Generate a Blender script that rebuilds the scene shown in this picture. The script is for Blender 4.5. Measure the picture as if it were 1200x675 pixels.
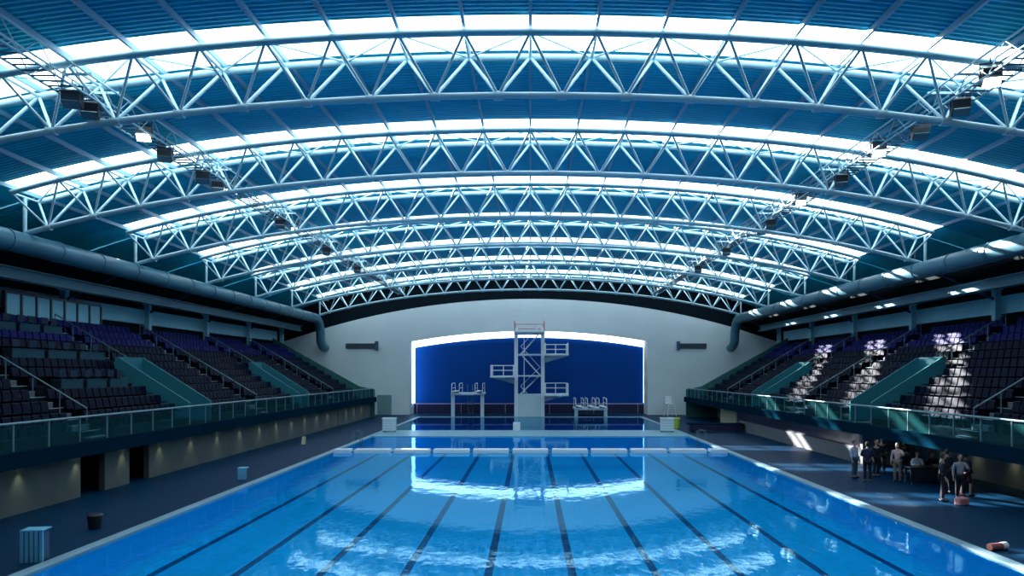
import bpy, bmesh, math, random
from mathutils import Vector, Matrix
random.seed(7)
PI = math.pi
for o in list(bpy.data.objects): bpy.data.objects.remove(o)
S = bpy.context.scene
C = S.collection

# ------------------------------------------------------------------ camera, world, sun, exposure
EYE = 4.95                       # camera height over the water, all z below are over the water
FPX = 850.0
cam_d = bpy.data.cameras.new('camera'); cam = bpy.data.objects.new('camera', cam_d); C.objects.link(cam)
cam.location = (0, 0, EYE); cam.rotation_euler = (PI/2, 0, 0)
cam_d.sensor_width = 36.0; cam_d.lens = FPX/1200*36
cam_d.shift_x = -21.5/1200; cam_d.shift_y = 99.5/1200
cam_d.clip_start = .1; cam_d.clip_end = 400
S.camera = cam
S.view_settings.view_transform = 'Standard'; S.view_settings.look = 'None'
S.view_settings.exposure = 0.65; S.view_settings.gamma = 1; S.view_settings.use_curve_mapping = False
SKYLIGHT = 2.5
SUN = 32.0
COVE = 2.6
w = bpy.data.worlds.new('world'); S.world = w; w.use_nodes = True
bg = w.node_tree.nodes['Background']; bg.inputs[0].default_value = (.45, .68, 1, 1); bg.inputs[1].default_value = .5
sd = bpy.data.lights.new('sun', 'SUN'); sd.energy = SUN; sd.angle = .01; sd.color = (1, .95, .88)
sun = bpy.data.objects.new('sun', sd); C.objects.link(sun); sun.location = (-40, 110, 50)
sun.rotation_euler = Vector((1.2, -2.13, -1)).to_track_quat('-Z', 'Y').to_euler()

# ------------------------------------------------------------------ materials
def mat(name, col, rough=.5, metal=0., var=.0, scale=3., spec=.5, emit=None, es=0., bump=0.):
    m = bpy.data.materials.new(name); m.use_nodes = True
    nt = m.node_tree; b = nt.nodes['Principled BSDF']
    b.inputs['Base Color'].default_value = (*col, 1); b.inputs['Roughness'].default_value = rough
    b.inputs['Metallic'].default_value = metal; b.inputs['Specular IOR Level'].default_value = spec
    if emit: b.inputs['Emission Color'].default_value = (*emit, 1); b.inputs['Emission Strength'].default_value = es
    tc = nt.nodes.new('ShaderNodeTexCoord'); n = nt.nodes.new('ShaderNodeTexNoise')
    n.inputs['Scale'].default_value = scale; n.inputs['Detail'].default_value = 4
    nt.links.new(tc.outputs['Object'], n.inputs['Vector'])
    if var:
        r = nt.nodes.new('ShaderNodeMapRange'); r.inputs[3].default_value = 1-var; r.inputs[4].default_value = 1+var
        nt.links.new(n.outputs[0], r.inputs[0])
        mx = nt.nodes.new('ShaderNodeVectorMath'); mx.operation = 'SCALE'; mx.inputs[0].default_value = col
        nt.links.new(r.outputs[0], mx.inputs['Scale']); nt.links.new(mx.outputs[0], b.inputs['Base Color'])
    if bump:
        bp = nt.nodes.new('ShaderNodeBump'); bp.inputs['Strength'].default_value = bump; bp.inputs['Distance'].default_value = .05
        nt.links.new(n.outputs[0], bp.inputs['Height']); nt.links.new(bp.outputs[0], b.inputs['Normal'])
    return m
def tiled(name, c1, c2, size, rough=.3, bw=1., bh=1., mortar=.03, spec=.5, off=0.):
    m = mat(name, c1, rough, spec=spec); nt = m.node_tree; b = nt.nodes['Principled BSDF']
    tc = nt.nodes.new('ShaderNodeTexCoord'); br = nt.nodes.new('ShaderNodeTexBrick'); br.offset = off
    br.inputs['Color1'].default_value = (*c1, 1); br.inputs['Color2'].default_value = (*[v*.85 for v in c1], 1)
    br.inputs['Mortar'].default_value = (*c2, 1); br.inputs['Scale'].default_value = 1
    br.inputs['Brick Width'].default_value = size*bw; br.inputs['Row Height'].default_value = size*bh
    br.inputs['Mortar Size'].default_value = size*mortar
    nt.links.new(tc.outputs['Object'], br.inputs['Vector']); nt.links.new(br.outputs['Color'], b.inputs['Base Color'])
    return m
def rotated_tiles(m):
    nt = m.node_tree; br = [n for n in nt.nodes if n.type == 'TEX_BRICK'][0]; src = br.inputs['Vector'].links[0].from_socket
    mp = nt.nodes.new('ShaderNodeMapping'); mp.inputs['Rotation'].default_value = (PI/2, 0, 0)
    nt.links.new(src, mp.inputs['Vector']); nt.links.new(mp.outputs[0], br.inputs['Vector']); return m

M = {}
M['steel'] = mat('white_steel', (.42, .62, .70), .35, var=.06)
M['steel_dim'] = mat('purlin_steel', (.2, .4, .55), .45, var=.1)
M['roof'] = mat('blue_roof_deck', (.008, .52, .70), .6, var=.12, scale=.6)
M['duct'] = mat('duct_metal', (.07, .2, .27), .45, metal=.2, var=.2, scale=.8)
M['duct2'] = mat('dark_beam', (.02, .07, .13), .5, var=.2)
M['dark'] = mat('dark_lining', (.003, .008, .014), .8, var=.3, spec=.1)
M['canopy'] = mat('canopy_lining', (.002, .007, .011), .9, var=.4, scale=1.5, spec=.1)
M['wallwhite'] = mat('pale_render', (.60, .66, .69), .85, var=.07, scale=.5)
M['wallband'] = mat('pale_teal_panel', (.38, .72, .82), .7, var=.12, scale=.7, spec=.2)
M['concrete'] = mat('stand_base_concrete', (.10, .125, .12), .85, var=.2, scale=1.2)
M['concrete_r'] = mat('right_base_concrete', (.17, .18, .2), .85, var=.2, scale=1.2)
M['deck'] = tiled('dark_blue_deck_tiles', (.0008, .032, .085), (.0008, .02, .055), .3, .45, spec=.07)
M['coping'] = tiled('coping_tiles', (.32, .52, .62), (.2, .36, .46), .25, .3)
M['bulk'] = tiled('bulkhead_tiles', (.22, .50, .62), (.14, .38, .5), .25, .3)
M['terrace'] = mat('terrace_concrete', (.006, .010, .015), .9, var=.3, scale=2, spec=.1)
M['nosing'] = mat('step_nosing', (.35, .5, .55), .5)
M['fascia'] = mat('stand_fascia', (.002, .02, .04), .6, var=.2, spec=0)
M['teal'] = mat('teal_parapet', (.025, .17, .21), .5, var=.15, spec=.2)
M['greenpar'] = mat('dark_green_parapet', (.02, .12, .12), .5, var=.3)
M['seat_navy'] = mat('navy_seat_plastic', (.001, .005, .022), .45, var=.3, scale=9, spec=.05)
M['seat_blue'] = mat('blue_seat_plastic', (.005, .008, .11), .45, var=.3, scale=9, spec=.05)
M['rail'] = mat('rail_steel', (.14, .26, .3), .35, metal=.4)
M['bluewall'] = mat('royal_blue_wall', (.0005, .055, .28), .6, var=.08, scale=.4, spec=.1)
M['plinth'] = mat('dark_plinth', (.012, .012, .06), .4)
M['pinkrail'] = mat('pale_pink_rail', (.5, .35, .55), .4)
M['white'] = mat('white_paint', (.75, .8, .85), .4, var=.05)
M['offwhite'] = mat('off_white_plastic', (.55, .68, .72), .5, var=.05)
M['red'] = mat('red_rail', (.55, .16, .2), .4)
M['black'] = mat('black_housing', (.012, .018, .03), .35)
M['doorgrey'] = mat('grey_green_door', (.16, .26, .28), .5, var=.1)
M['yellow'] = mat('yellow_green_plastic', (.42, .5, .06), .4)
M['slat'] = mat('pale_blue_slats', (.16, .5, .72), .4)
M['desk'] = mat('desk_panel', (.02, .07, .10), .6, var=.3, spec=.1)
M['monitor'] = mat('monitor_glass', (.012, .03, .06), .5, spec=.1)
M['creamslat'] = mat('cream_slats', (.5, .48, .34), .6)
M['lamp_on'] = mat('lit_lamp', (.8, .9, .8), .3, emit=(.8, 1, .9), es=9)
M['lamp_off'] = mat('unlit_lamp_glass', (.15, .25, .3), .1)
M['sconce'] = mat('wall_lamp_glow', (.6, .6, .4), .4, emit=(.8, .85, .5), es=1.5)
M['cove'] = mat('cove_glow', (.9, .95, 1), .5, emit=(.78, .88, 1), es=COVE)
M['cove2'] = mat('side_cove_glow', (.9, .95, 1), .5, emit=(.45, .75, 1), es=COVE*.9)

def water_material(name, tint, scale, strength):
    m = bpy.data.materials.new(name); m.use_nodes = True; nt = m.node_tree; nt.nodes.clear()
    out = nt.nodes.new('ShaderNodeOutputMaterial'); mix = nt.nodes.new('ShaderNodeMixShader')
    tr = nt.nodes.new('ShaderNodeBsdfTransparent'); tr.inputs[0].default_value = (*tint, 1)
    gl = nt.nodes.new('ShaderNodeBsdfGlossy'); gl.inputs['Roughness'].default_value = .03; gl.inputs[0].default_value = (.5, .88, 1, 1)
    fr = nt.nodes.new('ShaderNodeFresnel'); fr.inputs[0].default_value = 1.27
    tc = nt.nodes.new('ShaderNodeTexCoord'); mp = nt.nodes.new('ShaderNodeMapping'); mp.inputs['Scale'].default_value = (1, .55, 1)
    n = nt.nodes.new('ShaderNodeTexNoise'); n.inputs['Scale'].default_value = scale; n.inputs['Detail'].default_value = 3
    bp = nt.nodes.new('ShaderNodeBump'); bp.inputs['Strength'].default_value = strength; bp.inputs['Distance'].default_value = .02
    nt.links.new(tc.outputs['Object'], mp.inputs[0]); nt.links.new(mp.outputs[0], n.inputs['Vector'])
    nt.links.new(n.outputs[0], bp.inputs['Height'])
    for x in (gl, fr): nt.links.new(bp.outputs[0], x.inputs['Normal'])
    nt.links.new(fr.outputs[0], mix.inputs[0]); nt.links.new(tr.outputs[0], mix.inputs[1]); nt.links.new(gl.outputs[0], mix.inputs[2])
    nt.links.new(mix.outputs[0], out.inputs[0]); return m
M['water'] = water_material('pool_water', (.62, .98, 1), 2.6, .22)
M['water2'] = water_material('diving_pool_water', (.5, .85, 1), 1.3, .1)

def skylight_material():
    m = bpy.data.materials.new('translucent_rooflight'); m.use_nodes = True; nt = m.node_tree; nt.nodes.clear()
    out = nt.nodes.new('ShaderNodeOutputMaterial'); add = nt.nodes.new('ShaderNodeAddShader')
    tr = nt.nodes.new('ShaderNodeBsdfTransparent'); tr.inputs[0].default_value = (.75, .75, .75, 1)
    em = nt.nodes.new('ShaderNodeEmission'); em.inputs[0].default_value = (.78, .94, 1, 1); em.inputs[1].default_value = SKYLIGHT
    nt.links.new(tr.outputs[0], add.inputs[0]); nt.links.new(em.outputs[0], add.inputs[1]); nt.links.new(add.outputs[0], out.inputs[0])
    return m
M['skylight'] = skylight_material()
def glass_material(name, tint, f=.12):
    m = bpy.data.materials.new(name); m.use_nodes = True; nt = m.node_tree; nt.nodes.clear()
    out = nt.nodes.new('ShaderNodeOutputMaterial'); mix = nt.nodes.new('ShaderNodeMixShader'); mix.inputs[0].default_value = f
    tr = nt.nodes.new('ShaderNodeBsdfTransparent'); tr.inputs[0].default_value = (*tint, 1)
    d = nt.nodes.new('ShaderNodeBsdfPrincipled'); d.inputs['Base Color'].default_value = (.1, .5, .55, 1); d.inputs['Roughness'].default_value = .1
    nt.links.new(tr.outputs[0], mix.inputs[1]); nt.links.new(d.outputs[0], mix.inputs[2]); nt.links.new(mix.outputs[0], out.inputs[0]); return m
M['glass'] = glass_material('teal_glass', (.5, .72, .78), .05)

def pool_tile_material(name, base, line, half, lanes, y0, y1, sp):
    # blue mosaic with one dark stripe under the middle of each lane; in object coordinates (metres)
    m = mat(name, base, .35); nt = m.node_tree; b = nt.nodes['Principled BSDF']
    tc = nt.nodes.new('ShaderNodeTexCoord'); sep = nt.nodes.new('ShaderNodeSeparateXYZ'); nt.links.new(tc.outputs['Object'], sep.inputs[0])
    def math_(op, a, bb=None, c=None):
        n = nt.nodes.new('ShaderNodeMath'); n.operation = op
        for i, v in enumerate((a, bb, c)):
            if v is None: continue
            if isinstance(v, (int, float)): n.inputs[i].default_value = v
            else: nt.links.new(v, n.inputs[i])
        return n.outputs[0]
    br = nt.nodes.new('ShaderNodeTexBrick'); br.offset = 0
    br.inputs['Color1'].default_value = (*base, 1); br.inputs['Color2'].default_value = (*[v*.9 for v in base], 1)
    br.inputs['Mortar'].default_value = (*[v*1.15 for v in base], 1); br.inputs['Scale'].default_value = 1
    br.inputs['Brick Width'].default_value = .25; br.inputs['Row Height'].default_value = .25; br.inputs['Mortar Size'].default_value = .008
    nt.links.new(tc.outputs['Object'], br.inputs['Vector'])
    last = br.outputs['Color']
    if lanes:
        fx = math_('FRACT', math_('DIVIDE', math_('ADD', sep.outputs[0], half), sp))
        on = math_('LESS_THAN', math_('ABSOLUTE', math_('SUBTRACT', fx, .5)), .125/sp)
        oy = math_('MULTIPLY', math_('GREATER_THAN', sep.outputs[1], y0), math_('LESS_THAN', sep.outputs[1], y1))
        ty = math_('LESS_THAN', math_('ABSOLUTE', math_('SUBTRACT', sep.outputs[1], y1)), .125)
        tx = math_('LESS_THAN', math_('ABSOLUTE', math_('SUBTRACT', fx, .5)), .5/sp)
        k = math_('MAXIMUM', math_('MULTIPLY', on, oy), math_('MULTIPLY', ty, tx))
        k = math_('MULTIPLY', k, math_('LESS_THAN', math_('ABSOLUTE', sep.outputs[0]), half-.2))
        mx = nt.nodes.new('ShaderNodeMix'); mx.data_type = 'RGBA'
        nt.links.new(k, mx.inputs[0]); nt.links.new(last, mx.inputs[6]); mx.inputs[7].default_value = (*line, 1)
        last = mx.outputs[2]
    nt.links.new(last, b.inputs['Base Color']); return m

# ------------------------------------------------------------------ mesh helpers
class MB:
    def __init__(s): s.v = []; s.f = []; s.sm = []
    def add(s, vs, fs, smooth=False):
        k = len(s.v); s.v += [tuple(x) for x in vs]; s.f += [tuple(i+k for i in f) for f in fs]; s.sm += [smooth]*len(fs); return s
    def box(s, x0, x1, y0, y1, z0, z1):
        x0, x1 = sorted((x0, x1)); y0, y1 = sorted((y0, y1)); z0, z1 = sorted((z0, z1))
        return s.add([(x0,y0,z0),(x1,y0,z0),(x1,y1,z0),(x0,y1,z0),(x0,y0,z1),(x1,y0,z1),(x1,y1,z1),(x0,y1,z1)],
                     [(0,3,2,1),(4,5,6,7),(0,1,5,4),(1,2,6,5),(2,3,7,6),(3,0,4,7)])
    def tube(s, a, b, r, n=8, r2=None):
        a = Vector(a); b = Vector(b); d = (b-a).normalized(); r2 = r if r2 is None else r2
        u = d.orthogonal().normalized(); v = d.cross(u)
        vs = [a+(u*math.cos(t)+v*math.sin(t))*r for t in [2*PI*i/n for i in range(n)]]
        vs += [b+(u*math.cos(t)+v*math.sin(t))*r2 for t in [2*PI*i/n for i in range(n)]]
        s.add(vs, [(i, (i+1)%n, n+(i+1)%n, n+i) for i in range(n)], True)
        return s.add(vs[:n], [tuple(reversed(range(n)))]).add(vs[n:], [tuple(range(n))])
    def path(s, pts, r, n=10):
        pts = [Vector(p) for p in pts]; k0 = len(s.v); m = len(pts); up = None; rings = []
        for i, p in enumerate(pts):
            d = (pts[min(i+1, m-1)]-pts[max(i-1, 0)]).normalized()
            if up is None: up = d.orthogonal().normalized()
            up = (up-d*up.dot(d)).normalized(); v = d.cross(up)
            rings += [p+(up*math.cos(t)+v*math.sin(t))*r for t in [2*PI*j/n for j in range(n)]]
        fs = [(i*n+j, i*n+(j+1)%n, (i+1)*n+(j+1)%n, (i+1)*n+j) for i in range(m-1) for j in range(n)]
        s.add(rings, fs, True); s.add(rings[:n], [tuple(reversed(range(n)))]); return s.add(rings[-n:], [tuple(range(n))])
    def prism(s, poly, axis, a, b):      # poly in the plane across the axis, extruded from a to b
        def P(p, t): return {'x': (t, p[0], p[1]), 'y': (p[0], t, p[1]), 'z': (p[0], p[1], t)}[axis]
        n = len(poly); vs = [P(p, a) for p in poly]+[P(p, b) for p in poly]
        return s.add(vs, [tuple(range(n)), tuple(range(2*n-1, n-1, -1))]+[(i, n+i, n+(i+1)%n, (i+1)%n) for i in range(n)])
    def ell(s, c, r, nu=12, nv=8):
        vs = []; fs = []
        for i in range(nv+1):
            th = PI*i/nv
            for j in range(nu):
                ph = 2*PI*j/nu; vs.append((c[0]+r[0]*math.sin(th)*math.cos(ph), c[1]+r[1]*math.sin(th)*math.sin(ph), c[2]+r[2]*math.cos(th)))
        for i in range(nv):
            for j in range(nu): fs.append((i*nu+j, (i+1)*nu+j, (i+1)*nu+(j+1)%nu, i*nu+(j+1)%nu))
        return s.add(vs, fs, True)
    def mesh(s, name, m):
        me = bpy.data.meshes.new(name); me.from_pydata(s.v, [], s.f); me.polygons.foreach_set('use_smooth', s.sm); me.materials.append(m)
        bm = bmesh.new(); bm.from_mesh(me); bmesh.ops.recalc_face_normals(bm, faces=bm.faces); bm.to_mesh(me); bm.free(); return me
    def build(s, name, m, parent=None, bevel=0):
        o = bpy.data.objects.new(name, s.mesh(name, m)); C.objects.link(o)
        if parent: o.parent = parent
        if bevel:
            b = o.modifiers.new('bevel', 'BEVEL'); b.width = bevel; b.segments = 2
        return o
def tag(o, label=None, cat=None, group=None, kind=None):
    for k, v in (('label', label), ('category', cat), ('group', group), ('kind', kind)):
        if v: o[k] = v
    return o
def thing(name, label, cat, loc=(0,0,0), rz=0, group=None):
    o = bpy.data.objects.new(name, None); C.objects.link(o); o.location = loc; o.rotation_euler = (0,0,rz)
    o.empty_display_size = .2
    return tag(o, label, cat, group)
KIDS = {}
def copy_tree(o, parent=None):
    c = o.copy(); C.objects.link(c)
    if parent: c.parent = parent
    for ch in [x for x in bpy.data.objects if x.parent == o]: copy_tree(ch, c)
    return c
def struct(o): o['kind'] = 'structure'; return o

# ------------------------------------------------------------------ dimensions
TR = [24.7+9.6*k for k in range(7)]          # roof truss stations
SKY = [15.1]+TR                               # rooflight stations; the nearest is out of view, added for its light
RR = 100.0
def arc(z0, x): return z0-(x*x/240+1.5e-6*x**4)
ZB, ZT, ZR = 14.4, 16.12, 16.5
HX = 24.2
PW = 12.25; PY0, PY1 = 6.0, 56.1; DY0, DY1 = 61.9, 81.0
BED = -.93; SKW = 1.3
WALL = 85.0; YB = -8.0; YE = 92.0
NB = 22; BAY = 2*23.9/NB

# ------------------------------------------------------------------ floor, pools, water
def rects(mb, rs, z0, z1):
    for x0, x1, y0, y1 in rs: mb.box(x0, x1, y0, y1, z0, z1)
    return mb
CP = .38
fl = rects(MB(), [(-29, -PW-CP, YB, WALL+4), (PW+CP, 29, YB, WALL+4), (-PW-CP, PW+CP, YB, PY0-CP), (-PW-CP, PW+CP, DY1+CP, WALL+4)], -1.4, .04)
struct(fl.build('floor', M['deck']))
struct(MB().box(-PW-CP, PW+CP, PY1+.0, DY0, -1.4, .06).build('floor_bulkhead', M['bulk']))
def basin(name, label, y0, y1, zb, m, extra):
    t = thing(name, label, 'pool', (0, (y0+y1)/2, 0))
    t['kind'] = 'structure'
    yc = (y0+y1)/2; h = (y1-y0)/2
    b = MB(); b.box(-PW, PW, -h, h, zb-.2, zb)
    for x0, x1, a, c in ((-PW-.2, -PW, -h, h), (PW, PW+.2, -h, h), (-PW, PW, -h-.0, -h+.05), (-PW, PW, h-.05, h)): b.box(x0, x1, a, c, zb, -.02)
    b.build('basin', m, t)
    c = MB()
    for sx in (-1, 1): c.box(sx*PW, sx*(PW+CP), -h-(CP if extra[0] else 0), h+(CP if extra[1] else 0), -.04, .055)
    if extra[0]: c.box(-PW, PW, -h-CP, -h, -.04, .055)
    if extra[1]: c.box(-PW, PW, h, h+CP, -.04, .055)
    c.build('coping', M['coping'], t, bevel=.01)
    return t
M['pooltile'] = pool_tile_material('blue_pool_mosaic', (.001, .50, .92), (.001, .02, .12), PW, 10, -23, 22.5, 2*PW/10)
M['divetile'] = pool_tile_material('deep_pool_mosaic', (.002, .10, .36), (0,0,0), PW, 0, 0, 0, 2.45)
basin('swimming_pool', 'long ten lane swimming pool lined with blue tiles', PY0, PY1, BED, M['pooltile'], (1, 0))
basin('diving_pool', 'dark blue diving pool in front of the diving tower', DY0, DY1, BED-.3, M['divetile'], (0, 1))
tag(MB().add([(-PW,PY0,0),(PW,PY0,0),(PW,PY1,0),(-PW,PY1,0)], [(0,1,2,3)]).build('pool_water', M['water']), 'calm bright blue water filling the lane pool', 'water', kind='stuff')
tag(MB().add([(-PW,DY0,0),(PW,DY0,0),(PW,DY1,0),(-PW,DY1,0)], [(0,1,2,3)]).build('diving_water', M['water2']), 'deep blue water filling the diving pool', 'water', kind='stuff')
# white floating boom across the pool, one panel per lane
bo = thing('floating_boom', 'row of white floating panels strung across the pool, one per lane', 'boom', (0, 45.2, 0))
lp = 2*PW/10
for i in range(11):
    xa = -PW+lp*(i-.5)+.12; xb = xa+lp-.24
    xa = max(xa, -PW+.05); xb = min(xb, PW-.05)
    MB().box(xa, xb, -.4, .4, -.05, .22).build('float_panel', M['white'], bo, bevel=.04)
MB().tube((-PW, 0, .03), (PW, 0, .03), .03).build('cable', M['rail'], bo)

# ------------------------------------------------------------------ roof
HW = 28.9
def xs(n, a=-HW, b=HW): return [a+(b-a)*i/n for i in range(n+1)]
roof = MB()
edges = []
cuts = sorted(SKY); y = YB
for c in cuts: edges.append((y, c-SKW)); y = c+SKW
edges.append((y, YE))
prof = [(0, 0), (.09, 0), (.125, .07), (.215, .07)]
for y0, y1 in edges:
    ys = []; yy = y0
    while yy < y1:
        for dy, dz in prof:
            if yy+dy < y1: ys.append((yy+dy, dz))
        yy += .25
    ys.append((y1, 0)); X = xs(48)
    vs = [(x, a, arc(ZR, x)+dz) for x in X for a, dz in ys]; n = len(ys)
    roof.add(vs, [(i*n+j, (i+1)*n+j, (i+1)*n+j+1, i*n+j+1) for i in range(48) for j in range(n-1)])
for c in SKY:                                      # solid roof past the ends of each rooflight
    for sx in (-1, 1):
        X = xs(6, 24.05, 28.9); vs = [(sx*x, a, arc(ZR, x)+.03) for x in X for a in (c-SKW, c+SKW)]
        roof.add(vs, [(2*i, 2*i+2, 2*i+3, 2*i+1) for i in range(6)])
ceil = struct(roof.build('ceiling', M['roof']))
for i in range(NB+1):                               # purlins run the length of the hall over each truss node
    x = -23.9+BAY*i
    z = arc(ZR-.13, x)
    MB().box(x-.05, x+.05, YB, YE, z-.08, z+.1).build('purlin', M['steel_dim'], ceil)
for k, c in enumerate(SKY):
    X = xs(44, -HX+.1, HX-.1); vs = [(x, a, arc(ZR+.02, x)) for x in X for a in (c-SKW, c+SKW)]
    struct(MB().add(vs, [(2*i, 2*i+2, 2*i+3, 2*i+1) for i in range(44)]).build('window_%d' % (k+1), M['skylight']))

# ------------------------------------------------------------------ trusses
ORD = ['nearest', 'second', 'third', 'fourth', 'fifth', 'sixth', 'farthest']
YF, YBK = -.93, .97
def make_truss():
    t = thing('roof_truss', '', 'truss')
    X = [-23.9+BAY*i for i in range(NB+1)]; XH = [x+BAY/2 for x in X[:-1]]
    fine = xs(66, -23.9, 23.9)
    MB().path([(x, 0, arc(ZB, x)) for x in fine], .115, 12).build('bottom_chord', M['steel'], t)
    for yy in (YF, YBK): MB().path([(x, yy, arc(ZT, x)) for x in fine], .12, 10).build('top_chord', M['steel'], t)
    for i, xb in enumerate(XH):
        pb = Vector((xb, 0, arc(ZB, xb)))
        for yy in (YF, YBK):
            for xt in (X[i], X[i+1]):
                MB().tube(pb, (xt, yy, arc(ZT, xt)), .06 if yy > 0 else .05, 6).build('web_brace', M['steel'], t)
        MB().tube((xb-.16, 0, arc(ZB, xb)), (xb+.16, 0, arc(ZB, xb)), .15, 10).build('node_collar', M['steel'], t)
    for i, x in enumerate(X):
        MB().tube((x, YF, arc(ZT, x)), (x, YBK, arc(ZT, x)), .055, 6).build('cross_tie', M['steel'], t)
        if i % 2 == 1:
            for j in (i-1, i+1):
                MB().tube((x, YF, arc(ZT, x)), (X[j], YBK, arc(ZT, X[j])), .035, 6).build('plan_brace', M['steel'], t)
    for sx in (-1, 1):
        x = sx*23.9
        MB().tube((x, 0, arc(ZB, x)-.3), (x, 0, arc(ZT, x)), .09, 8).build('end_post', M['steel'], t)
    return t
tr0 = make_truss()
kids0 = [x for x in bpy.data.objects if x.parent == tr0]
for k, y in enumerate(TR):
    if k == 0: t = tr0
    else:
        t = tr0.copy(); C.objects.link(t)
        for ch in kids0:
            c = ch.copy(); C.objects.link(c); c.parent = t
    t.location = (0, y, 0); t['group'] = 'arched white steel roof trusses'
    t['label'] = {0: 'arched white tubular roof truss nearest the camera, top of the photo', 6: 'arched white tubular roof truss farthest back, above the pale end wall'}.get(k, 'arched white tubular roof truss, %s one counted from the camera' % ORD[k])

# ------------------------------------------------------------------ walls and stand canopies
NUM = ['front', 'second', 'third', 'fourth', 'fifth', 'sixth', 'seventh', 'eighth', 'ninth', 'tenth', 'top']
def rz(x): return arc(ZR, x)
HXW = 28.9
for sx, side in ((-1, 'left'), (1, 'right')):
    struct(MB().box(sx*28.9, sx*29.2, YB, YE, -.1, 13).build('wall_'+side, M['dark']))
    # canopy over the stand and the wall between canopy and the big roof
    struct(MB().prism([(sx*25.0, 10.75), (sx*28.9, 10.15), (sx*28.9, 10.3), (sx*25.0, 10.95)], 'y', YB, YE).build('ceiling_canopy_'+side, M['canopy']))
    struct(MB().box(sx*28.62, sx*28.9, 8, 82, 8.55, 9.62).build('trim_%d' % (1 if sx < 0 else 2), M['wallband']))
struct(MB().box(-29, 29, YB-.3, YB, 0, 17).build('wall_near', M['dark']))
def arcpts(x0, x1, z0, R, n=30): return [(x0+(x1-x0)*i/n, z0-(R-math.sqrt(R*R-(x0+(x1-x0)*i/n)**2))) for i in range(n+1)]
# pale end wall with an arched recess
OX0, OX1 = -14.1, 13.75
top = arcpts(-24.3, 24.3, 13.62, 86, 40)
o_ = arcpts(OX0, OX1, 9.85, 80, 30)
wf = MB()
# columns of quads between opening arch and wall top
allx = sorted(set([p[0] for p in o_]+[-24.3, 24.3]+[-24.3+1.0*i for i in range(10)]+[14.5+1.0*i for i in range(10)]))
def ztop(x): return 13.62-(86-math.sqrt(86*86-x*x))
def zop(x): return 9.85-(80-math.sqrt(80*80-x*x))
for a, b in zip(allx, allx[1:]):
    mid = (a+b)/2; inside = OX0-.001 < mid < OX1+.001
    za, zb = (zop(a), zop(b)) if inside else (0, 0)
    wf.prism([(a, za), (b, zb), (b, ztop(b)), (a, ztop(a))], 'y', WALL, WALL+.35)
wfo = struct(wf.build('wall_far', M['wallwhite']))
struct(MB().box(-29, 29, WALL+4, WALL+4.3, 0, 17).build('wall_far_outer', M['dark']))
dw = MB()
for sx in (-1, 1): dw.prism([(sx*24.3, 0), (sx*29, 0), (sx*29, 8.6), (sx*24.3, 10.1)], 'y', WALL+.02, WALL+.3)
struct(dw.build('wall_far_wing', M['wallwhite']))
gb = arcpts(-24.3, 24.3, ZR-.02, 100, 40)
g2 = MB()
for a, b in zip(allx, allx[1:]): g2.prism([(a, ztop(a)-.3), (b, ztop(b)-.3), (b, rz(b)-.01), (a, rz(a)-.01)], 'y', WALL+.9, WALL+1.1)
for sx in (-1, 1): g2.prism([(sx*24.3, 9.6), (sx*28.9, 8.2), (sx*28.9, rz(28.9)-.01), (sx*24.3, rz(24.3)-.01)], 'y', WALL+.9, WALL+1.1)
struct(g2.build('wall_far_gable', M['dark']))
# recess: blue wall, reveals, lit cove
RB = WALL+3.0
struct(MB().box(OX0-.3, OX1+.3, RB, RB+.2, 1.1, 11).build('wall_recess_back', M['bluewall']))
struct(MB().box(OX0-.3, OX1+.3, RB-.12, RB+.2, 0, 1.1).build('baseboard_recess', M['plinth']))
struct(MB().box(OX0-.3, OX0, WALL+.35, RB+.2, 0, 11).build('wall_recess_left', M['wallwhite']))
struct(MB().box(OX1, OX1+.3, WALL+.35, RB+.2, 0, 11).build('wall_recess_right', M['wallwhite']))
rc = MB()
for (a, za), (b, zb) in zip(o_, o_[1:]): rc.prism([(a, za+.25), (b, zb+.25), (b, zb+.45), (a, za+.45)], 'y', WALL+.35, RB)
struct(rc.build('ceiling_recess', M['wallwhite']))
cv = tag(MB().build('x', M['cove']), '', '') if False else None
cm = MB()
for (a, za), (b, zb) in zip(o_, o_[1:]): cm.prism([(a, za-.6), (b, zb-.6), (b, zb+.24), (a, za+.24)], 'y', RB-.22, RB-.06)
lc = thing('cove_light', 'glowing white arched light band over the blue wall', 'light', (0, 0, 0))
cm.build('arched_diffuser', M['cove'], lc)
MB().box(OX0+.02, OX0+.14, RB-1.6, RB-.1, 1.3, 8.9).build('left_diffuser', M['cove2'], lc)
MB().box(OX1-.05, OX1-.01, RB-.16, RB-.08, 1.3, 8.9).build('right_diffuser', M['cove2'], lc)
hr = thing('handrail', 'thin pale pink handrail running along the foot of the blue wall', 'handrail', (0, RB-1, 0))
MB().tube((OX0+.3, 0, 1.25), (OX1-.3, 0, 1.25), .05).build('rail', M['pinkrail'], hr)
for i in range(6):
    x = OX0+.5+i*5.3; MB().tube((x, 0, 0.04), (x, 0, 1.25), .03, 6).build('post', M['pinkrail'], hr)
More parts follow.
